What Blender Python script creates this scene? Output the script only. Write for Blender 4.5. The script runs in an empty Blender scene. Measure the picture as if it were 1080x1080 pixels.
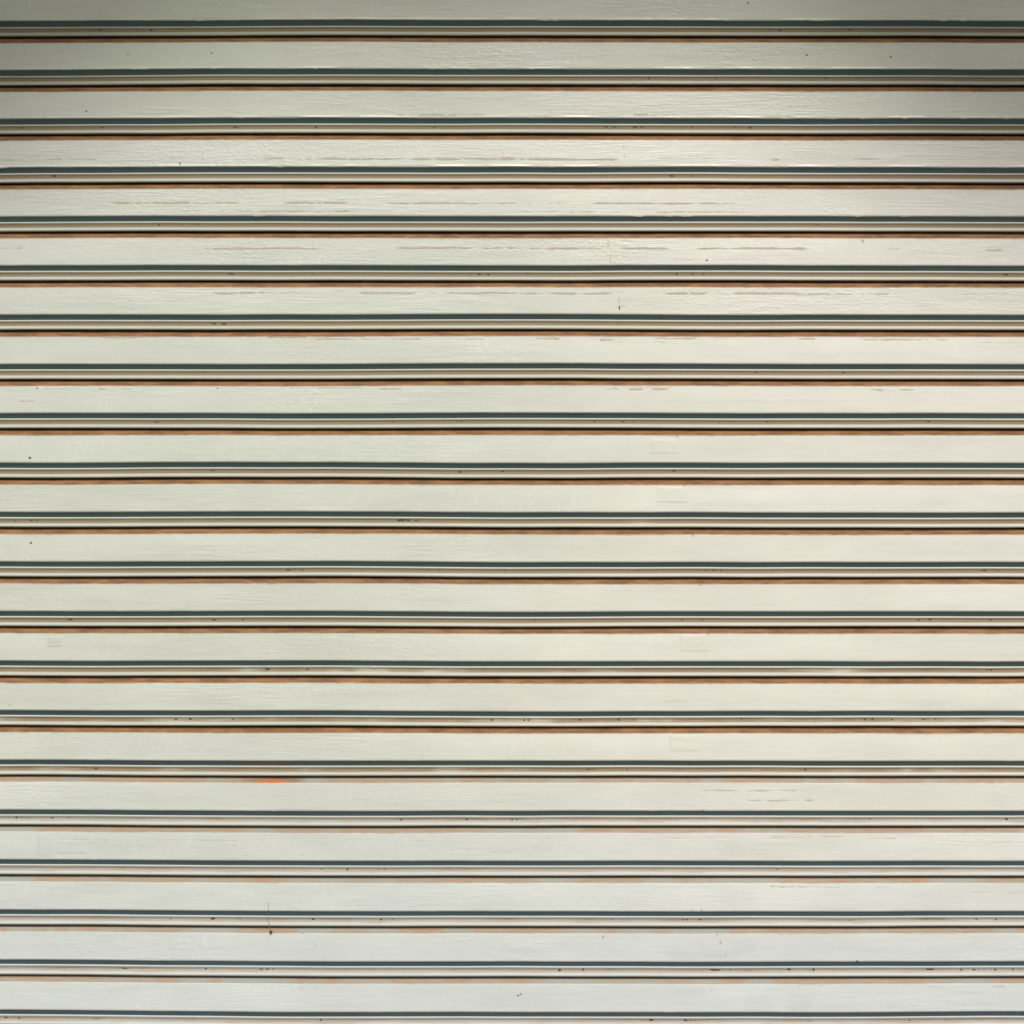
# Close-up of a weathered cream-painted steel roller shutter.
import bpy, math, random
import numpy as np

scene = bpy.context.scene
col = scene.collection
R = math.radians

# ------------------------------------------------------------------ camera
U = 0.00144                      # metres per unit of the slat profile
F = 3000.0                       # focal length in 1080-pixel units
DIST = 4.32
TILT = R(2.6)
CY, CZ = -DIST * math.cos(TILT), -DIST * math.sin(TILT)
cam = bpy.data.cameras.new('camera')
cam.sensor_width = 36.0
cam.lens = 36.0 * F / 1080.0
cam.clip_start, cam.clip_end = 0.05, 500.0
cam_o = bpy.data.objects.new('camera', cam)
cam_o.location = (0.0, CY, CZ)
cam_o.rotation_euler = (R(90) + TILT, 0.0, 0.0)
col.objects.link(cam_o)
scene.camera = cam_o


def spot(px, py):
    """A place on the shutter's front plane (x, z) seen at a spot of the photograph."""
    tx, tz = (px - 540.0) / F, (540.0 - py) / F
    s, c = math.sin(TILT), math.cos(TILT)
    w = -CY * (tz * c + s) / (c - tz * s)
    depth = -CY * c + w * s
    return tx * depth, w + CZ


# ------------------------------------------------------------------ light
SUN_EL, SUN_AZ = R(40), R(9)     # azimuth measured from the camera side towards +X
sd = (math.sin(SUN_AZ) * math.cos(SUN_EL), -math.cos(SUN_AZ) * math.cos(SUN_EL), math.sin(SUN_EL))
sun = bpy.data.lights.new('sun', 'SUN')
sun.energy = 1.5
sun.angle = R(10)
sun.color = (1.0, 0.972, 0.912)
sun_o = bpy.data.objects.new('sun', sun)
from mathutils import Vector
sun_o.rotation_euler = Vector(sd).to_track_quat('Z', 'Y').to_euler()
sun_o.location = (1.0, -6.0, 6.0)
col.objects.link(sun_o)

world = bpy.data.worlds.new('World')
scene.world = world
world.use_nodes = True
wn, wl = world.node_tree.nodes, world.node_tree.links
wn.clear()
sky = wn.new('ShaderNodeTexSky')
sky.sky_type = 'NISHITA'
sky.sun_disc = False
sky.sun_elevation = SUN_EL
sky.sun_rotation = math.pi - SUN_AZ
sky.air_density = 1.0
sky.dust_density = 3.0
sky.ozone_density = 1.0
bg = wn.new('ShaderNodeBackground')
bg.inputs['Strength'].default_value = 0.07
wo = wn.new('ShaderNodeOutputWorld')
wl.new(sky.outputs[0], bg.inputs[0])
wl.new(bg.outputs[0], wo.inputs[0])

scene.view_settings.view_transform = 'Standard'
scene.view_settings.look = 'None'
scene.view_settings.gamma = 1.0
scene.view_settings.use_curve_mapping = False
scene.view_settings.exposure = 0.79

# ------------------------------------------------------------------ noise
def n1(x, seed, wave):
    """Smooth 1-D value noise in -1..1; wave = metres per lattice step."""
    r = np.random.RandomState(seed).uniform(-1, 1, 4096)
    t = np.asarray(x) / wave + 2000.0
    i = np.floor(t).astype(int)
    f = t - i
    f = f * f * (3 - 2 * f)
    return r[i % 4096] * (1 - f) + r[(i + 1) % 4096] * f


def n1f(x, seed, wave, octs=4):
    a, out, tot = 1.0, 0.0, 0.0
    for k in range(octs):
        out = out + a * n1(x, seed + 31 * k, wave / 2 ** k)
        tot += a
        a *= 0.55
    return out / tot


def n2(x, z, seed, wx, wz):
    r = np.random.RandomState(seed).uniform(-1, 1, (256, 256))
    tx, tz = np.asarray(x) / wx + 1000.0, np.asarray(z) / wz + 1000.0
    ix, iz = np.floor(tx).astype(int), np.floor(tz).astype(int)
    fx, fz = tx - ix, tz - iz
    fx, fz = fx * fx * (3 - 2 * fx), fz * fz * (3 - 2 * fz)
    a = r[ix % 256, iz % 256] * (1 - fx) + r[(ix + 1) % 256, iz % 256] * fx
    b = r[ix % 256, (iz + 1) % 256] * (1 - fx) + r[(ix + 1) % 256, (iz + 1) % 256] * fx
    return a * (1 - fz) + b * fz


def n2f(x, z, seed, wx, wz, octs=4):
    a, out, tot = 1.0, 0.0, 0.0
    for k in range(octs):
        out = out + a * n2(x, z, seed + 17 * k, wx / 2 ** k, wz / 2 ** k)
        tot += a
        a *= 0.55
    return out / tot


def sst(a, b, x):
    t = np.clip((x - a) / (b - a), 0, 1)
    return t * t * (3 - 2 * t)


# ------------------------------------------------------------------ materials
class NT:
    def __init__(self, mat):
        self.t = mat.node_tree
        self.n, self.l = self.t.nodes, self.t.links

    def add(self, kind, **kw):
        n = self.n.new(kind)
        for k, v in kw.items():
            if k.startswith('i_'):
                n.inputs[k[2:].replace('_', ' ')].default_value = v
            else:
                setattr(n, k, v)
        return n

    def put(self, v, sock):
        if hasattr(v, 'is_linked') or hasattr(v, 'links'):
            self.l.new(v, sock)
        else:
            sock.default_value = v

    def math(self, op, a, b=0.0, c=0.0, clamp=False):
        n = self.n.new('ShaderNodeMath')
        n.operation, n.use_clamp = op, clamp
        for s, v in zip(n.inputs, (a, b, c)):
            self.put(v, s)
        return n.outputs[0]

    def mix(self, f, a, b, mode='MIX'):
        n = self.n.new('ShaderNodeMix')
        n.data_type, n.blend_type = 'RGBA', mode
        self.put(f, n.inputs[0])
        for s, v in ((n.inputs[6], a), (n.inputs[7], b)):
            self.put((*v, 1.0) if isinstance(v, tuple) and len(v) == 3 else v, s)
        return n.outputs[2]

    def rng(self, v, a, b, c=0.0, d=1.0, kind='SMOOTHSTEP'):
        n = self.n.new('ShaderNodeMapRange')
        n.interpolation_type = kind
        for s, x in zip(n.inputs[:5], (v, a, b, c, d)):
            self.put(x, s)
        return n.outputs[0]

    def noise(self, vec, scale, stretch=(1, 1, 1), detail=4.0, rough=0.55):
        m = self.n.new('ShaderNodeMapping')
        m.inputs['Scale'].default_value = stretch
        self.l.new(vec, m.inputs['Vector'])
        t = self.n.new('ShaderNodeTexNoise')
        t.inputs['Scale'].default_value = scale
        t.inputs['Detail'].default_value = detail
        t.inputs['Roughness'].default_value = rough
        self.l.new(m.outputs[0], t.inputs['Vector'])
        return t.outputs[0]


def shutter_paint():
    m = bpy.data.materials.new('weathered_shutter_paint')
    m.use_nodes = True
    g = NT(m)
    g.n.clear()
    out = g.add('ShaderNodeOutputMaterial')
    p = g.add('ShaderNodeBsdfPrincipled')
    g.l.new(p.outputs[0], out.inputs[0])
    geo = g.add('ShaderNodeNewGeometry')
    pos = geo.outputs['Position']
    st = g.add('ShaderNodeAttribute', attribute_name='stain')
    tn = g.add('ShaderNodeAttribute', attribute_name='tone')
    sx = g.add('ShaderNodeSeparateColor')
    g.l.new(st.outputs['Color'], sx.inputs[0])
    rust, scuff, speck = sx.outputs[0], sx.outputs[1], sx.outputs[2]
    under_shade, orange = st.outputs['Alpha'], tn.outputs['Alpha']

    fine = g.noise(pos, 700, (1, 1, 1), 3, 0.6)
    grain = g.noise(pos, 260, (0.35, 1, 1), 4, 0.6)
    brush = g.noise(pos, 330, (0.06, 1, 1), 5, 0.6)
    cloud = g.noise(pos, 14, (0.6, 1, 1.6), 4, 0.5)
    # paint: faint brush streaks, clouding and grain
    v = g.math('ADD', g.rng(brush, 0.25, 0.75, -0.025, 0.025, 'LINEAR'), g.rng(cloud, 0.25, 0.75, -0.045, 0.04, 'LINEAR'))
    v = g.math('ADD', v, g.rng(fine, 0.2, 0.8, -0.035, 0.035, 'LINEAR'))
    v = g.math('ADD', v, 1.0)
    paint = g.mix(1.0, tn.outputs['Color'], v, 'MULTIPLY')
    # dark teal shade painted on the lip and roll undersides
    shade_col = g.mix(g.rng(cloud, 0.35, 0.65), (0.090, 0.160, 0.164), (0.106, 0.175, 0.182))
    shade_col = g.mix(1.0, shade_col, tn.outputs['Color'], 'MULTIPLY')
    c = g.mix(under_shade, paint, shade_col)
    # dirt lines rubbed through the paint
    chop = g.noise(pos, 420, (0.30, 1, 1), 4, 0.65)
    sm = g.math('MULTIPLY', g.rng(g.math('ADD', scuff, g.rng(chop, 0.25, 0.75, -0.30, 0.30, 'LINEAR')), 0.14, 1.05), g.rng(scuff, 0.02, 0.12))
    c = g.mix(sm, c, g.mix(g.rng(fine, 0.3, 0.7), (0.385, 0.345, 0.265), (0.50, 0.46, 0.38)))
    # rust
    rn = g.noise(pos, 90, (0.3, 1, 1), 6, 0.65)
    rcol = g.mix(g.rng(rn, 0.32, 0.68), (0.165, 0.080, 0.030), (0.31, 0.160, 0.065))
    rcol = g.mix(g.rng(fine, 0.55, 0.75, 0.0, 0.5), rcol, (0.10, 0.05, 0.025))
    rm = g.rng(g.math('ADD', rust, g.rng(grain, 0.2, 0.8, -0.14, 0.14, 'LINEAR')), 0.08, 0.95)
    c = g.mix(rm, c, rcol)
    c = g.mix(orange, c, (0.52, 0.125, 0.022))
    sp = g.rng(g.math('ADD', speck, g.rng(fine, 0.2, 0.8, -0.12, 0.12, 'LINEAR')), 0.30, 0.7)  # specks, plus the shade painted into the flange recess
    c = g.mix(sp, c, (0.030, 0.024, 0.018))
    g.l.new(c, p.inputs['Base Color'])
    glossy = g.rng(g.add('ShaderNodeAttribute', attribute_name='relief').outputs['Fac'], 0.0, 0.05)
    rough = g.math('ADD', g.math('SUBTRACT', g.rng(cloud, 0.3, 0.7, 0.66, 0.76, 'LINEAR'), g.math('MULTIPLY', glossy, 0.3)), g.math('MULTIPLY', g.math('MAXIMUM', rm, sm), 0.45), clamp=True)
    g.put(rough, p.inputs['Roughness'])
    p.inputs['Specular IOR Level'].default_value = 0.65
    g.put(g.math('MULTIPLY', g.math('SUBTRACT', 1.0, g.math('MAXIMUM', g.math('MAXIMUM', rm, sm), under_shade)), g.math('MULTIPLY', glossy, 0.35)), p.inputs['Coat Weight'])
    p.inputs['Coat Roughness'].default_value = 0.24
    # brushed and blistered paint film
    rl = g.add('ShaderNodeAttribute', attribute_name='relief').outputs['Fac']
    zone = g.rng(g.noise(pos, 5.5, (0.5, 1, 1.5), 3, 0.5), 0.42, 0.62, 0.3, 1.0)
    lump = g.noise(pos, 190, (0.8, 1, 1), 3, 0.55)
    lump = g.rng(lump, 0.45, 0.75)
    patch = g.rng(g.noise(pos, 9, (0.45, 1, 2.2), 3, 0.6), 0.40, 0.62, 0.15, 1.0)
    h = g.math('ADD', g.math('MULTIPLY', brush, g.math('MULTIPLY', patch, 1.5)), g.math('MULTIPLY', g.math('MULTIPLY', lump, 0.5), zone))
    h = g.math('ADD', g.math('MULTIPLY', h, rl), g.math('MULTIPLY', fine, 0.12))
    h = g.math('SUBTRACT', h, g.math('MULTIPLY', sm, 0.5))
    b = g.add('ShaderNodeBump')
    b.inputs['Strength'].default_value = 1.0
    b.inputs['Distance'].default_value = 0.0006
    g.l.new(h, b.inputs['Height'])
    g.l.new(b.outputs[0], p.inputs['Normal'])
    return m


def plain(name, c1, c2, scale, rough):
    m = bpy.data.materials.new(name)
    m.use_nodes = True
    g = NT(m)
    p = g.n['Principled BSDF']
    geo = g.add('ShaderNodeNewGeometry')
    n = g.noise(geo.outputs['Position'], scale)
    g.l.new(g.mix(g.rng(n, 0.3, 0.7), c1, c2), p.inputs['Base Color'])
    p.inputs['Roughness'].default_value = rough
    return m


PAINT = shutter_paint()
DIRT = plain('dark_dirt', (0.02, 0.014, 0.01), (0.06, 0.042, 0.03), 900, 0.9)
THREAD = plain('dusty_thread', (0.20, 0.17, 0.12), (0.30, 0.26, 0.19), 600, 0.9)
CANVAS = plain('added_canopy_canvas', (0.30, 0.31, 0.25), (0.34, 0.34, 0.28), 40, 0.9)

# ------------------------------------------------------------------ the shutter
PITCH = 0.0752
Z0 = 0.7516                      # bottom edge of the topmost slat that shows
PU = PITCH / U                   # pitch in profile units
N_SLAT = 22                      # slat 0 is cut by the top of the picture, slat 21 by the bottom
FINE = 0.00165
XS = np.concatenate([np.linspace(-1.9, -0.90, 40), np.arange(-0.885, 0.8851, FINE), np.linspace(0.90, 1.9, 40)])

# profile points: (out, up) in units from a slat's bottom edge; out = towards the viewer
FACE_T = PU - 22.6
P_FLANGE = [(-11.0, PU - 8.0), (-10.6, PU - 14.0), (-9.6, PU - 16.0), (-8.0, PU - 16.8), (-6.4, PU - 17.5), (-5.2, PU - 18.3),
            (-4.2, PU - 19.1), (-3.2, PU - 19.95), (-2.3, PU - 20.75), (-1.4, PU - 21.5), (-0.6, PU - 22.15), (0.0, FACE_T)]
P_FACE = [(0.0, FACE_T), (0.06, FACE_T - 0.5), (0.12, FACE_T - 1.2)]
for k in range(1, 29):
    t = k / 29.0
    zz = (FACE_T - 1.2) * (1 - t) + 1.9 * t
    P_FACE.append((0.12 + 0.26 * t + 0.10 * math.sin(math.pi * t), zz))
P_FACE += [(0.40, 1.7), (0.32, 1.2), (0.22, 0.85), (0.06, 0.5), (-0.14, 0.18), (-0.4, -0.15), (-0.68, -0.5), (-0.98, -0.85)]
P_LIP = [(-0.98, -0.85), (-1.85, -1.65), (-2.8, -2.6), (-3.9, -3.7), (-5.0, -4.9), (-5.3, -5.0)]
P_ROLL = [(-5.3, -5.0), (-4.7, -5.05), (-4.1, -5.25), (-3.8, -5.6), (-3.7, -6.0), (-3.75, -6.4), (-3.95, -6.8), (-4.25, -7.3), (-4.55, -7.9),
          (-4.75, -8.6), (-4.7, -9.4), (-4.4, -10.1), (-3.9, -10.8), (-3.2, -11.4), (-2.4, -11.9), (-1.7, -12.5), (-1.2, -13.1), (-1.0, -13.8),
          (-1.05, -14.5), (-1.35, -15.15), (-1.9, -15.7), (-2.7, -16.1), (-4.5, -16.2), (-9.0, -15.4)]


def warp(j, x, z):
    """Slight sag, bow and buckling of the pressed sheet (metres): (out, up)."""
    zr = z / 0.78
    xr = np.clip(x / 0.78, -1.6, 1.6)
    up = U * (1.5 * zr * (1 - xr ** 2) - 0.55 * (0.5 - 0.5 * zr) * xr * 1.6)
    up = up + U * 0.42 * n1(x, 100 + j // 3, 0.34) + U * 0.22 * n1(x, 150 + j, 0.25) + U * 0.16 * n1(x, 300 + j, 0.09)
    out = U * (0.8 * n1(x, 500 + j, 0.40) + (0.8 if 9 <= j <= 16 else 0.3) * n1(x, 700 + j // 4, 0.12))
    return out, up


# rubbed dirt lines: slat -> [(first px, last px, height px, strength)], as found on the real shutter
SCUFF = {
    0: [(640, 700, 19.5, .25), (200, 260, 19.5, .3)],
    2: [(142, 190, 120.5, .55), (415, 510, 121.5, .7), (560, 600, 121.5, .35), (668, 684, 121, .9), (930, 990, 122.5, .3), (76, 140, 107.5, .15)],
    3: [(0, 30, 169, .6), (46, 66, 168.5, .75), (70, 102, 168.5, .6), (275, 330, 168, .75), (330, 425, 168, 1.), (432, 545, 168, 1.), (545, 652, 168.5, .95),
        (690, 790, 168, .4), (810, 832, 169, .8), (900, 928, 168, .7), (700, 760, 160, .2)],
    4: [(118, 252, 214.5, 1.), (300, 366, 214.5, .95), (408, 545, 215, .9), (545, 600, 215, .5), (625, 775, 215, .9), (270, 372, 223.5, .8), (190, 272, 223, .55),
        (545, 660, 224, .55), (690, 790, 224, .6), (955, 1010, 215, .35)],
    5: [(0, 24, 262, .8), (60, 90, 262.5, .3), (214, 338, 262.5, .95), (270, 320, 262, .7), (418, 545, 262, .95), (545, 640, 262.5, 1.), (655, 705, 262.5, .9),
        (735, 852, 262.5, 1.), (1040, 1060, 264, .8), (700, 800, 274, .4), (930, 950, 263, .5)],
    6: [(40, 70, 309.5, .6), (225, 280, 309.5, .9), (280, 330, 309.5, .45), (378, 438, 309.5, 1.), (448, 462, 310, .7), (468, 545, 309.5, .95), (545, 645, 310, 1.),
        (698, 746, 310, 1.), (755, 768, 310, .6), (773, 850, 310, .95), (850, 900, 310.5, .75), (908, 938, 310.5, .75), (1015, 1062, 310.5, .5), (655, 660, 323, .7)],
    7: [(55, 90, 360.5, .25), (108, 150, 357, .65), (282, 324, 356.5, .8), (326, 372, 358, .75), (380, 445, 358, .8), (492, 512, 358, .6), (565, 590, 357.5, .8), (632, 648, 359, .9),
        (690, 735, 357.5, .8), (690, 702, 361, .5), (842, 860, 357.5, .8), (908, 1000, 358.5, .7), (1030, 1080, 362, .4)],
    8: [(46, 70, 411, .55), (104, 112, 411, .8), (120, 140, 411, .65), (20, 36, 424, .6), (300, 385, 410, .55), (398, 424, 411, .8), (455, 480, 411, .4), (640, 652, 410.5, .8),
        (663, 678, 411, .9), (688, 704, 411, .9), (918, 932, 411.5, .85), (948, 964, 411.5, .7), (718, 728, 428, .4)],
    13: [(0, 24, 744, .6), (8, 20, 742, .3)],
    14: [(8, 84, 792, .3), (330, 350, 741.5, .4)],
    16: [(742, 842, 834.5, .75), (787, 870, 844.5, .75), (486, 504, 845, .35), (515, 545, 847, .4), (560, 640, 843, .25)],
    17: [(64, 96, 886, .45), (104, 148, 886.5, .5), (160, 200, 886, .3), (205, 252, 886.5, .5), (368, 408, 886, .35), (422, 456, 887, .4), (690, 770, 884, .4), (812, 848, 883.5, .6),
         (850, 890, 883, .55), (912, 946, 884.5, .55), (965, 985, 883.5, .4), (1000, 1080, 888.5, .4), (472, 520, 896, .3), (506, 540, 899, .4)],
    18: [(0, 18, 934, .4), (76, 140, 934, .35), (190, 248, 945, .3), (350, 400, 956, .35), (430, 456, 956, .35), (812, 840, 935.5, .65), (840, 886, 936, .6), (905, 942, 936.5, .5),
         (1000, 1080, 941, .4), (690, 760, 936, .3)],
    19: [(436, 452, 984, .7), (176, 200, 1002, .4), (200, 250, 1001, .4), (820, 836, 985.5, .5), (716, 735, 985, .4), (950, 980, 990, .2)],
    20: [(0, 40, 1038, .35), (120, 170, 1039.5, .3), (500, 530, 1040.5, .35), (1044, 1060, 1041, .6), (840, 870, 1040, .45), (975, 1020, 1041, .4), (830, 850, 1065, .6), (710, 740, 1044, .35)],
}
# single marks: px, py, half width, half height, kind (s = dark speck, r = rust, d = dirt)
MARKS = [(31.5, 483, 1.3, 1.2, 's'), (32.5, 572.5, 1.1, 1.0, 's'), (91, 117.3, .9, .8, 's'), (47.5, 123, .7, .5, 's'), (190, 172.5, .6, 1.8, 's'), (135, 57.5, .8, .7, 's'),
         (223, 56, .8, .8, 's'), (851, 58, 1.0, .9, 's'), (939.3, 60.3, .9, .9, 's'), (896, 21.5, .6, 1.4, 'd'), (657.5, 155, .5, 3.2, 'd'), (658.5, 166, .4, 5.0, 'd'),
         (641, 257, .5, 5.0, 'd'), (643.5, 273, .6, 5.0, 'd'), (745.5, 274.6, 1.1, .8, 's'), (652.6, 318, .4, 4.0, 'd'), (653.3, 324.5, .6, 3.0, 's'), (789, 3, .8, 1.0, 's'),
         (910, 254.5, 1.6, 2.2, 'r'), (320, 945 - 42.5, .9, .8, 'd'), (957, 494 - 86, 1.2, .6, 'd'), (39, 409.3, .8, .6, 's'), (229.5, 409.5, .9, .6, 's'),
         (546.5, 1050, 1.2, .6, 's'), (549.2, 1048.6, 1.0, .6, 's'), (332, 997.3, 1.0, .8, 'd'), (312, 933 - 6, .9, 1., 'd'), (319, 984, 1.3, .5, 's'), (315.6, 1036.5, .7, 1.2, 's'),
         (318, 1041, 1.2, .6, 'r'), (636, 988, 1.4, 1.6, 'r'), (756.5, 986, 1.2, 1.0, 'r'), (760, 994, 1.4, 2.4, 'r'), (765, 1008, 1.0, 3.0, 'd'), (729, 960, 2.2, 1.0, 'd'),
         (750, 1045, 1.0, 1.6, 'd'), (750, 1036, 1.0, 1.0, 'd'), (857, 1051.5, .9, .8, 'd'), (892, 1041, .7, .7, 'd'), (904, 1014, .8, 1.4, 's'), (1028, 994.5, .8, .8, 'd'),
         (579, 883.5, .9, .8, 'r'), (613, 898, .8, .7, 'd'), (572, 936, 1.2, .7, 'd'), (606, 950, .7, .7, 'd'), (741, 855, 1.4, 1.0, 'r'), (865, 861, .8, 1.2, 's'), (740, 960, 1.6, .8, 'r'),
         (731, 565, 1.6, 1.4, 'r'), (739, 617, 1.6, 1.4, 'r'), (746.5, 669, 1.6, 1.4, 'r'), (727.5, 721, 1.6, 1.4, 'r'), (735, 773, 1.6, 1.4, 'r'), (714, 460, 1.8, 1.4, 'r'), (722, 512, 1.6, 1.4, 'r'),
         (9.5, 743.5, 1.2, 2.0, 'd'), (12, 1052.5, .9, .8, 'd'), (257.5, 902.5, 1.0, 1.0, 'd'), (41.8, 895, .9, .9, 'd'), (60, 1004, 8, 2.4, 'd2'), (120, 745, 3, 1, 'd2'),
         (183, 620, 2, 9, 'd2'), (390, 620, 2.5, 8, 'd2'), (118, 726, 1.6, 6, 'd2'), (375, 729, 2, 10, 'd2'), (340, 780, 2, 8, 'd2'), (95, 838, 1.6, 9, 'd2'), (178, 838, 2.6, 10, 'd2'), (230, 838, 2, 9, 'd2')]
# chalky grey patches low on the right where something was peeled off
GHOST = [(718, 1006, 14, 7, -.5), (750, 1003, 12, 9, -.6), (783, 998, 16, 8, .4), (835, 1008, 9, 8, .3), (725, 1046, 18, 6, .3), (800, 1058, 14, 10, 0), (843, 1055, 12, 12, 0), (770, 895, 16, 9, -.5), (775, 948, 18, 9, -.4)]


# hairline cracks in the paint: slat -> [(first px, last px, height px, wander, strength)]
CRACK = {
    1: [(380, 460, 68, 3, .3), (640, 760, 66, 4, .35), (560, 700, 60, 4, .25)], 2: [(650, 760, 100, 4, .35), (700, 780, 112, 4, .35), (440, 540, 107, 4, .25)],
    3: [(780, 870, 158, 4, .35), (800, 900, 168, 3, .3)], 4: [(800, 900, 205, 4, .3), (350, 380, 216, 5, .4)], 5: [(690, 800, 265, 4, .3)], 6: [(820, 860, 322, 3, .35)],
    16: [(480, 540, 846, 3, .32), (560, 660, 842, 4, .28)], 17: [(464, 540, 897, 4, .42), (640, 760, 889, 3, .25), (1000, 1080, 896, 4, .3)],
    18: [(350, 400, 956, 2, .4), (425, 460, 956, 2, .42), (296, 330, 944, 4, .35), (210, 250, 946, 3, .35), (930, 1080, 950, 4, .3), (560, 640, 948, 4, .22)],
    19: [(172, 270, 1000, 4, .42), (270, 330, 1007, 4, .35), (445, 490, 1003, 4, .35), (640, 720, 998, 3, .3), (780, 860, 1000, 4, .25), (895, 930, 1002, 6, .22)],
    20: [(560, 700, 1052, 4, .22), (860, 960, 1056, 4, .25), (300, 420, 1050, 3, .2)]}


def tone(x, z):
    """Paint colour: greener where aged at the left, shade painted into the top corners, yellowed cream at the right, chalky at the bottom."""
    py = 540 - z / U
    px = 540 + x / U
    nz = n2f(x, z, 901, 0.35, 0.20, 3)
    right = sst(330, 760, px + 130 * nz + 60 * np.sin(py * 0.011))
    green = np.array([0.535, 0.574, 0.506])
    cream = np.array([0.637, 0.641, 0.577])
    chalk = np.array([0.560, 0.606, 0.598])
    shade_green = np.array([0.450, 0.520, 0.385])  # green of the shaded top corners, put into the paint colour
    c = green + (cream - green) * right[..., None]
    low = 0.85 * sst(760, 1040, py + 60 * nz)[..., None]
    c = c + (chalk - c) * low
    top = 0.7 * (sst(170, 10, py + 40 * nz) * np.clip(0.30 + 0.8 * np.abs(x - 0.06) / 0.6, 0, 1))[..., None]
    return c + (shade_green - c) * top


def rect(px, x0, x1, soft):
    return sst(x0 - soft, x0 + soft, px) * (1 - sst(x1 - soft, x1 + soft, px))


def strip(name, j, prof, parent, paint):
    """Sweep a piece of the profile along the slat; paint(x, up, px, py, z) gives (stain, tone) per vertex."""
    prof = np.array(prof)
    nx, nr = len(XS), len(prof)
    X = np.repeat(XS[None, :], nr, 0)
    UP = np.repeat(prof[:, 1][:, None], nx, 1)
    OUT = np.repeat(prof[:, 0][:, None], nx, 1)
    zb = Z0 - PITCH * j
    Z = zb + UP * U
    # flange hangs in the slat above, so the warp blends from that slat's own to this one's
    wo0, wu0 = warp(j, X, Z)
    wo1, wu1 = warp(j - 1, X, Z)
    t = sst(0.0, PU, UP)
    ro, ru = wo0 * (1 - t) + wo1 * t, wu0 * (1 - t) + wu1 * t
    if name == 'slat':             # uneven bead of paint along the bottom edge
        k = np.exp(-((UP - 1.0) / 0.8) ** 2)
        OUT = OUT + k * (0.7 if j < 4 else 0.12) * np.clip(0.45 + n1f(X, 40 + j, 0.05, 4), 0, 1)
        lump = np.clip(n1f(X, 60 + j, 0.03, 4) - 0.35, 0, 1)
        ru = ru - U * lump * (2.2 if j < 5 else 0.5) * np.exp(-((UP - 0.2) / 1.0) ** 2)
    Y = -(OUT * U + ro)
    Z = Z + ru
    co = np.stack([X, Y, Z], -1).reshape(-1, 3)
    idx = np.arange(nr * nx).reshape(nr, nx)
    f = np.stack([idx[:-1, :-1], idx[1:, :-1], idx[1:, 1:], idx[:-1, 1:]], -1).reshape(-1, 4)
    me = bpy.data.meshes.new(name)
    me.vertices.add(len(co))
    me.vertices.foreach_set('co', co.astype(np.float32).ravel())
    me.loops.add(f.size)
    me.loops.foreach_set('vertex_index', f.astype(np.int32).ravel())
    me.polygons.add(len(f))
    me.polygons.foreach_set('loop_start', np.arange(0, f.size, 4, dtype=np.int32))
    me.polygons.foreach_set('use_smooth', np.ones(len(f), dtype=bool))
    me.update(calc_edges=True)
    PX = 540 + X / U / (1 + 0.0)
    depth = -CY * math.cos(TILT) + (Z - CZ) * math.sin(TILT)
    PX = 540 + F * X / depth
    PYp = 540 - F * (CY * math.sin(TILT) + (Z - CZ) * math.cos(TILT)) / depth
    stain, tn = paint(X, UP, PX, PYp, Z)
    me.attributes.new('relief', 'FLOAT', 'POINT').data.foreach_set('value', (relief(j, X) if name == 'slat' else np.zeros_like(X)).ravel().astype(np.float32))
    for an, arr in (('stain', stain), ('tone', tn)):
        a = me.attributes.new(an, 'FLOAT_COLOR', 'POINT')
        a.data.foreach_set('color', arr.reshape(-1, 4).astype(np.float32).ravel())
    me.materials.append(PAINT)
    o = bpy.data.objects.new(name, me)
    col.objects.link(o)
    o.parent = parent
    return o


def relief(j, X):
    """How thickly and roughly the paint was brushed on."""
    if j <= 6:
        a = 1.0
    elif j <= 15:
        a = 0.14 + 0.50 * (1 - sst(-0.15, 0.12, X))
    else:
        a = 0.55
    return a * np.clip(0.75 + 0.6 * n1f(X, 5000 + 3 * j, 0.22, 3), 0.1, 1.4) + np.zeros_like(X)


def blank(X, Z):
    st = np.zeros(X.shape + (4,))
    tn = np.zeros(X.shape + (4,))
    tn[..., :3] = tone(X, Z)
    return st, tn


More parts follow.
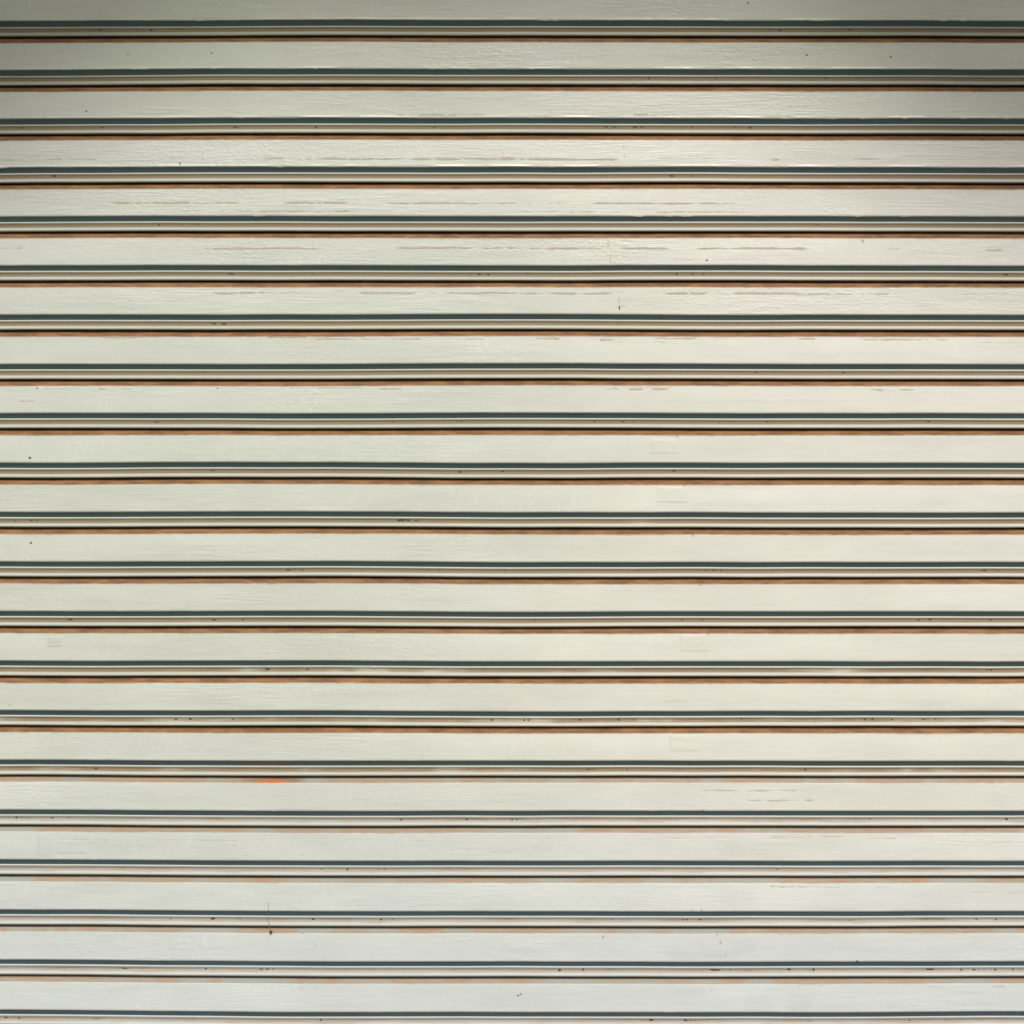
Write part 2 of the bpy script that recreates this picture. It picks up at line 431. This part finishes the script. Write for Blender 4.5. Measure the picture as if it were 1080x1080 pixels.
def paint_face(j):
    def f(X, UP, PX, PY, Z):
        st, tn = blank(X, Z)
        # rust creeping down from the flange, irregular
        age = rust_amount(j, X)
        reach = 2.1 + 0.9 * n1f(X, 1500 + j, 0.09, 4) + 0.9 * np.clip(n1f(X, 1600 + j, 0.025, 3) - 0.25, 0, 1)
        fade = np.clip(1 - (FACE_T - UP) / np.maximum(reach, 0.5), 0, 1)
        st[..., 0] = fade * (0.80 * age if j < 16 else 0.5 * age)
        # faint yellow-brown bleed below it
        bl = sst(FACE_T - 3.4, FACE_T - 0.4, UP) * np.clip(0.25 + n1f(X, 1700 + j, 0.12, 4), 0, 1)
        st[..., 1] = 0.16 * bl
        marks = list(SCUFF.get(j, ()))
        rq = np.random.RandomState(6000 + j)
        for x0, x1, y, s in list(marks):
            for _ in range(2):
                a_ = rq.uniform(x0 - 12, x1 - 8)
                marks.append((a_, a_ + rq.uniform(8, 40), y + rq.choice([-1, 1]) * rq.uniform(1.2, 3.2), s * rq.uniform(.25, .5)))
        for n, (x0, x1, y, s) in enumerate(marks):
            L = max(1.5, (x1 - x0) * 0.08)
            sd_ = 2000 + 100 * j + n
            m = rect(PX, x0, x1, min(L, 7))
            yc = y + 0.55 * n1f(X, sd_, 0.03, 4)
            w = 1.3 + 0.7 * n1f(X, sd_ + 50, 0.022, 4)
            line = np.exp(-((PY - yc) / np.maximum(w, 0.4)) ** 2)
            brk = sst(-0.70, 0.0, n1f(X, sd_ + 70, 0.02, 4))
            st[..., 1] = np.maximum(st[..., 1], 1.15 * s * m * line * (0.30 + 0.70 * brk))
        for n, (x0, x1, y, amp, s) in enumerate(CRACK.get(j, ())):
            yc = y + amp * n1f(X, 7000 + 50 * j + n, 0.028, 4) + amp * 0.5 * n1(X, 7100 + 50 * j + n, 0.009)
            st[..., 1] = np.maximum(st[..., 1], s * rect(PX, x0, x1, 6) * np.exp(-((PY - yc) / 0.62) ** 2) * (0.55 + 0.45 * n1(X, 7200 + n, 0.02)))
        # pale flecks where the brush left little runs of thick paint
        fl = n2f(X, Z, 8000 + j, 0.0042, 0.0075, 3)
        zone = np.clip(0.3 + 1.3 * n1f(X, 8100 + j, 0.16, 3), 0, 1) * (1 - 0.8 * sst(540, 720, PX) * (j > 5))
        tn[..., :3] *= (1 + 0.085 * sst(0.28, 0.62, fl) * zone - 0.05 * sst(0.35, 0.7, -fl) * zone)[..., None]
        # grey hand grime, drawn out along the slat
        gr = n2f(X, Z, 8300 + j, 0.16, 0.012, 4)
        tn[..., :3] *= (1 - 0.045 * sst(0.05, 0.6, gr))[..., None]
        for mx, my, hw, hh, k in MARKS:
            if abs(my - (540 - (Z.mean() / U))) > 60:
                continue
            d = ((PX - mx) / (hw + .25)) ** 2 + ((PY - my) / (hh + .25)) ** 2
            b = np.exp(-d * 0.9)
            if k == 's':
                st[..., 2] = np.maximum(st[..., 2], 1.05 * b)
            elif k == 'r':
                st[..., 0] = np.maximum(st[..., 0], 0.62 * b)
            elif k == 'd':
                st[..., 1] = np.maximum(st[..., 1], 0.85 * b)
            else:
                st[..., 1] = np.maximum(st[..., 1], 0.10 * b)
        st[..., 3] = 0.92 * sst(0.75, -0.55, UP)  # painted underside shade begins on the rounded bottom edge
        g = 0.0
        for gx, gy, hw, hh, sl in GHOST:
            u = (PX - gx) + sl * (PY - gy) * 1.2
            d = (np.abs(u / hw) ** 3 + np.abs((PY - gy) / hh) ** 3)
            d = d + 0.5 * n2f(X, Z, 55, 0.02, 0.02, 3)
            g = np.maximum(g, (1 - sst(0.75, 1.15, d)) * (0.6 + 0.4 * n2f(X, Z, 56, 0.03, 0.03, 2)))
        tn[..., :3] *= (1 - 0.055 * g)[..., None] if not np.isscalar(g) else 1
        # stray small specks
        rs = np.random.RandomState(3000 + j)
        for _ in range(5):
            mx, mu, r_ = rs.uniform(-0.85, 0.85), rs.uniform(2, FACE_T - 1), rs.uniform(0.25, 0.55)
            d = ((X - mx) / U / r_) ** 2 + ((UP - mu) / r_) ** 2
            st[..., 1] = np.maximum(st[..., 1], 0.7 * np.exp(-d * 0.6))
        return st, tn
    return f


def rust_amount(j, X):
    """1 = an unbroken band of rust, lower = patchy."""
    base = 1.0 if j <= 11 else (0.93 if j <= 15 else (0.62 if j <= 17 else 0.45))
    n = n1f(X, 1300 + j, 0.16 if j < 16 else 0.075, 5)
    if j <= 9:
        return np.clip(base + 0.15 * n, 0, 1)
    left = 1 - sst(-0.1, 0.15, X) if j < 16 else np.ones_like(X)
    return np.clip(base + (0.25 + 0.55 * left) * n + (0.1 if j < 16 else 0.0), 0, 1)


def paint_flange(j):
    def f(X, UP, PX, PY, Z):
        st, tn = blank(X, Z)
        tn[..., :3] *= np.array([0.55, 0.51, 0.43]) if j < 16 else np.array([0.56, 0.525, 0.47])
        age = rust_amount(j, X)
        n = n2f(X, UP, 1800 + j, 0.05, 2.2, 4)
        r = sst(0.18, 0.62, age + 0.30 * n)
        st[..., 0] = 0.40 + 0.6 * r if j < 12 else (0.25 + 0.7 * r if j < 16 else 0.10 + 0.12 * r)
        if j >= 16:
            k4 = np.clip(r * (0.52 + 0.7 * n2f(X, UP, 1900 + j, 0.018, 1.1, 4)), 0, 0.95)[..., None]
            tn[..., :3] = tn[..., :3] * (1 - k4) + np.array([0.365, 0.215, 0.112]) * k4
        if j >= 16:
            st[..., 1] = 0.10 + 0.35 * np.clip(n, 0, 1)
        st[..., 0] *= 1 - (0.15 if j < 16 else 0.45) * sst(PU - 21.0, PU - 22.6, UP)
        recess_shade = sst(PU - 17.6, PU - 16.4, UP)  # black painted in for the shade in the gap behind the roll
        st[..., 2] = 0.75 * recess_shade + 0.5 * np.clip(n2f(X, UP, 1850 + j, 0.012, 1.5, 3) - 0.42, 0, 1)
        if j == 16:     # one splash of bright orange paint
            m = rect(PX, 272, 300, 4) * sst(PU - 19.8, PU - 20.8, UP + 0.9 * n1f(X, 77, 0.012, 3))
            tn[..., 3] = np.clip(m * 1.1, 0, 1)
            st[..., 0] = np.maximum(st[..., 0], 0.62 * rect(PX, 255, 322, 16))
        return st, tn
    return f


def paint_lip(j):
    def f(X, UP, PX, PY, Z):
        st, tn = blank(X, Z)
        st[..., 3] = 1.0  # whole lip takes the painted underside shade
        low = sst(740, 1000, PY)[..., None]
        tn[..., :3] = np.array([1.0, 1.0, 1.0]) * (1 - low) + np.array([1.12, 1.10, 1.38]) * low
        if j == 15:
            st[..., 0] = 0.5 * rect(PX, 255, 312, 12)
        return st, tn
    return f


def paint_roll(j):
    def f(X, UP, PX, PY, Z):
        st, tn = blank(X, Z)
        up = UP
        tn[..., :3] *= np.array([0.88, 0.85, 0.82])
        n = n1f(X, 2500 + j, 0.10, 5)
        n_f = n2f(X, UP, 2600 + j, 0.03, 1.6, 4)
        amt = 0.80 if j <= 9 else (0.66 if j <= 12 else (0.5 if j <= 15 else 0.22))
        amt = np.clip(amt + (0.12 if j <= 9 else 0.30) * n + 0.14 * n_f, 0.30 if j <= 15 else 0, 1)
        band = sst(-6.3, -7.4, up) * sst(-12.6, -10.6, up)
        tan = np.array([0.185, 0.142, 0.076]) if j <= 15 else np.array([0.27, 0.255, 0.215])
        k = (0.97 * band * (sst(0.05, 0.55, amt) if j <= 15 else 0.75 + 0.25 * n))[..., None]
        tn[..., :3] = tn[..., :3] * (1 - k) + tan * k       # settled tan dirt in the groove
        warm = np.clip(0.20 + 0.5 * n1f(X, 2700 + j, 0.07, 4), 0, 1) * (0.35 if j <= 12 else 1.0)
        line = np.exp(-((up + 8.6 + 0.5 * n1f(X, 2710 + j, 0.03, 3)) / 1.2) ** 2)
        st[..., 0] = line * warm * (0.8 if j <= 12 else 1.25)
        if j >= 16:
            k2 = (0.45 * line)[..., None]
            tn[..., :3] = tn[..., :3] * (1 - k2) + np.array([0.20, 0.17, 0.14]) * k2
        if j >= 14:
            pt = n2f(X, UP, 8600 + j, 0.035, 2.0, 5)
            k3 = (0.55 * sst(0.05, 0.55, pt) * sst(-6.6, -7.6, up) * sst(-13.4, -11.4, up))[..., None]
            tn[..., :3] = tn[..., :3] * (1 - k3) + np.array([0.34, 0.24, 0.165]) * k3
            st[..., 0] = np.maximum(st[..., 0], 0.7 * sst(0.30, 0.75, n2f(X, UP, 8700 + j, 0.05, 1.5, 4)) * np.exp(-((up + 9.2) / 1.3) ** 2))
        # black specks gathered in the groove
        cl = np.clip(n1f(X, 2800 + j, 0.09, 3) + 0.15, 0, 1)
        sp = np.clip(n1f(X, 2900 + j, 0.0060, 2), 0, 1)
        v = np.exp(-((up + 8.8 + 0.7 * n1f(X, 2950 + j, 0.01, 2)) / 0.85) ** 2)
        st[..., 2] = np.clip((2.3 if j < 14 else 3.2) * sst(0.36, 0.75, sp) * cl * v, 0, 1)
        st[..., 3] = sst(-14.8, -15.9, up) * 0.75  # painted shade on the underside of the roll
        # bright flecks on the lower edge
        return st, tn
    return f


root = bpy.data.objects.new('roller_shutter', None)
root.location = (0.0, 0.0, -0.86)
root.empty_display_size = 0.2
col.objects.link(root)
root['label'] = 'closed cream painted steel roller shutter of flat slats with rusty brown joints'
root['category'] = 'roller shutter'

SLAT_LABEL = {
    3: 'slat with a long dashed brown scuff line below its middle', 4: 'slat with two broken brown scuff lines',
    5: 'slat with a long dotted brown scuff line near its middle', 6: 'slat with dashed scuff marks near its top',
    7: 'slat with chipped paint along its rusty top edge', 16: 'slat with a splash of bright orange paint on its rusty top edge',
    0: 'shaded grey green slat cut by the top of the picture', 19: 'slat with chalky grey patches low on the right'}
slats = []
for j in range(-1, N_SLAT + 1):
    s = strip('slat', j, P_FACE, root, paint_face(j))
    s.matrix_parent_inverse = root.matrix_world.inverted()
    s.location = (0, 0, 0.86)
    if j in SLAT_LABEL:
        s['label'] = SLAT_LABEL[j]
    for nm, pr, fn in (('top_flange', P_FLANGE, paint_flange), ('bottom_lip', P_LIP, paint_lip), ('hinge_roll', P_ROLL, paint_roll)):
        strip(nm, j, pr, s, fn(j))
    slats.append(s)
slats_by = {j: slats[j + 1] for j in range(-1, N_SLAT + 1)}


def soft_box(name, x0, x1, z0, z1, y_front, thick, parent, tint, seed):
    """A painted-over sticker: a thin raised rectangle with worn corners."""
    nx, nz = 26, 18
    u = np.linspace(-1, 1, nx)
    v = np.linspace(-1, 1, nz)
    Ug, Vg = np.meshgrid(u, v)
    cx, cz, hx, hz = (x0 + x1) / 2, (z0 + z1) / 2, (x1 - x0) / 2, (z1 - z0) / 2
    X = cx + Ug * hx
    Z = cz + Vg * hz
    ed = np.maximum(np.abs(Ug) ** 8, np.abs(Vg) ** 8)
    hgt = thick * (1 - ed) * (0.75 + 0.35 * n2f(X, Z, seed, 0.008, 0.006, 3)) - 0.00004 * ed
    Y = y_front(X, Z) - hgt
    co = np.stack([X, Y, Z], -1).reshape(-1, 3)
    idx = np.arange(nx * nz).reshape(nz, nx)
    f = np.stack([idx[:-1, :-1], idx[:-1, 1:], idx[1:, 1:], idx[1:, :-1]], -1).reshape(-1, 4)
    me = bpy.data.meshes.new(name)
    me.from_pydata(co.tolist(), [], f.tolist())
    for p_ in me.polygons:
        p_.use_smooth = True
    st = np.zeros((len(co), 4))
    blob = n2f(X, Z, seed + 5, 0.012, 0.010, 3).ravel()
    st[:, 1] = 0.22 * np.clip(blob - 0.05, 0, 1) + 0.07 * (ed.ravel() > 0.5) * (n1f(X.ravel() + Z.ravel(), seed + 9, 0.01, 3) > -0.1)
    tn = np.zeros((len(co), 4))
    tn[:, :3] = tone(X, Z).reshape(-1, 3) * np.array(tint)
    for an, arr in (('stain', st), ('tone', tn)):
        a = me.attributes.new(an, 'FLOAT_COLOR', 'POINT')
        a.data.foreach_set('color', arr.astype(np.float32).ravel())
    me.attributes.new('relief', 'FLOAT', 'POINT').data.foreach_set('value', np.full(len(co), 0.3, np.float32))
    me.materials.append(PAINT)
    o = bpy.data.objects.new(name, me)
    col.objects.link(o)
    o.parent = parent
    return o


def face_y(j):
    zz = np.array([p[1] for p in P_FACE][::-1])
    oo = np.array([p[0] for p in P_FACE][::-1])

    def f(X, Z):
        o, u = warp(j, X, Z)
        return -(np.interp((Z - u - (Z0 - PITCH * j)) / U, zz, oo) * U + o) - 0.00002
    return f


for k, (j, px, py, w, h, tint) in enumerate((
        (9, 685, 462, 32, 17, (.992, .992, .985)), (10, 693, 513.5, 32, 17, (.992, .992, .985)), (11, 701, 565.5, 32, 18, (.992, .992, .985)),
        (12, 709, 617.5, 32, 18, (.992, .992, .985)), (13, 717, 669.5, 32, 18, (.992, .992, .985)), (14, 697, 722.5, 32, 18, (.992, .992, .985)),
        (15, 706, 774.5, 32, 18, (.992, .992, .985)), (13, 50, 671.5, 16, 11, (.93, .93, .94)), (17, 39, 880, 17, 24, (.945, .95, .965)),
        (17, 59, 885.5, 34, 15, (.975, .98, .985)))):
    xa, za = spot(px, py)
    xb, zb_ = spot(px + w, py + h)
    soft_box('sticker_residue', xa, xb, zb_, za, face_y(j), 0.00030, slats_by[j], tint, 4000 + 20 * k)


# ------------------------------------------------------------------ a speck of dirt on a cobweb thread
def tube(name, pts, rad, mat, parent=None, sides=6):
    vs, fs = [], []
    for n, (p, r_) in enumerate(zip(pts, rad)):
        a = Vector(pts[min(n + 1, len(pts) - 1)]) - Vector(pts[max(n - 1, 0)])
        a.normalize()
        s_ = a.cross(Vector((0, 1, 0))).normalized()
        t_ = a.cross(s_).normalized()
        for q in range(sides):
            th = 2 * math.pi * q / sides
            vs.append(Vector(p) + r_ * (math.cos(th) * s_ + math.sin(th) * t_))
    for n in range(len(pts) - 1):
        for q in range(sides):
            b0, b1 = n * sides + q, n * sides + (q + 1) % sides
            fs.append((b0, b1, b1 + sides, b0 + sides))
    fs.append(tuple(range(sides)))
    fs.append(tuple(range((len(pts) - 1) * sides, len(pts) * sides)))
    me = bpy.data.meshes.new(name)
    me.from_pydata([tuple(v_) for v_ in vs], [], fs)
    for p_ in me.polygons:
        p_.use_smooth = True
    me.materials.append(mat)
    o = bpy.data.objects.new(name, me)
    col.objects.link(o)
    if parent:
        o.parent = parent
    return o


dx, dz = spot(286, 982.6)
fy = -0.0016
deb = bpy.data.objects.new('dirt_clump', None)
deb.location = (dx, fy - 0.001, dz)
deb.empty_display_size = 0.01
deb['label'] = 'tiny dark clump of dirt dangling from a fine thread at the lower left'
deb['category'] = 'dirt clump'
col.objects.link(deb)
import bmesh
bm = bmesh.new()
bmesh.ops.create_icosphere(bm, subdivisions=3, radius=0.0021)
rr = random.Random(8)
for v_ in bm.verts:
    d_ = v_.co.normalized()
    k_ = 1 + 0.30 * math.sin(5 * d_.x + 3 * d_.z + 1) * math.cos(4 * d_.y) + rr.uniform(-.10, .10)
    v_.co = Vector((v_.co.x * k_, v_.co.y * k_ * 0.8, v_.co.z * k_ * 0.85))
for f_ in bm.faces:
    f_.smooth = True
me_ = bpy.data.meshes.new('clump')
bm.to_mesh(me_)
bm.free()
me_.materials.append(DIRT)
cl_o = bpy.data.objects.new('clump', me_)
col.objects.link(cl_o)
cl_o.parent = deb
x1_, z1_ = spot(283.2, 951)
x2_, z2_ = spot(284, 974)
pts = [(x1_ - dx, 0.0, z1_ - dz), (x1_ - dx + .0001, -0.0006, (z1_ + z2_) / 2 - dz), (x2_ - dx, -0.0004, z2_ - dz), (-0.0008, 0.0, 0.0035), (0, 0, 0.0008)]
tube('thread', pts, [0.00018, 0.00022, 0.00030, 0.00045, 0.0006], THREAD, deb)

# ------------------------------------------------------------------ unseen canopy added above to shade the top of the shutter
AW_Z, AW_T = 1.622, 0.05


def canopy_edge(x):
    a = np.abs(x - 0.13)
    return 1.085 + 0.28 * sst(0.34, 0.88, a) + 0.10 * np.clip(a - 0.6, 0, 2)  # reaches further out at the sides to deepen the corner shade


bm = bmesh.new()
xs = np.linspace(-2.2, 2.2, 89)
rows = []
for x in xs:
    e = float(min(canopy_edge(x), 1.9))
    pr = [(0.02, AW_Z + 0.22), (0.3, AW_Z + 0.15), (e, AW_Z + 0.05), (e + 0.004, AW_Z), (e - 0.012, AW_Z), (e - 0.016, AW_Z + 0.035), (0.3, AW_Z + 0.13), (0.02, AW_Z + 0.20)]
    rows.append([bm.verts.new((x, -a, b)) for a, b in pr])
for r0, r1 in zip(rows[:-1], rows[1:]):
    for q in range(len(r0)):
        bm.faces.new((r0[q], r1[q], r1[(q + 1) % len(r0)], r0[(q + 1) % len(r0)]))
bm.faces.new(rows[0])
bm.faces.new(rows[-1][::-1])
bmesh.ops.recalc_face_normals(bm, faces=bm.faces)
me_ = bpy.data.meshes.new('added_canopy')
bm.to_mesh(me_)
bm.free()
me_.materials.append(CANVAS)
aw = bpy.data.objects.new('added_canopy', me_)
aw['label'] = 'plain canvas canopy, added unseen above the shutter to shade its top slats'
aw['category'] = 'added_canopy'
col.objects.link(aw)
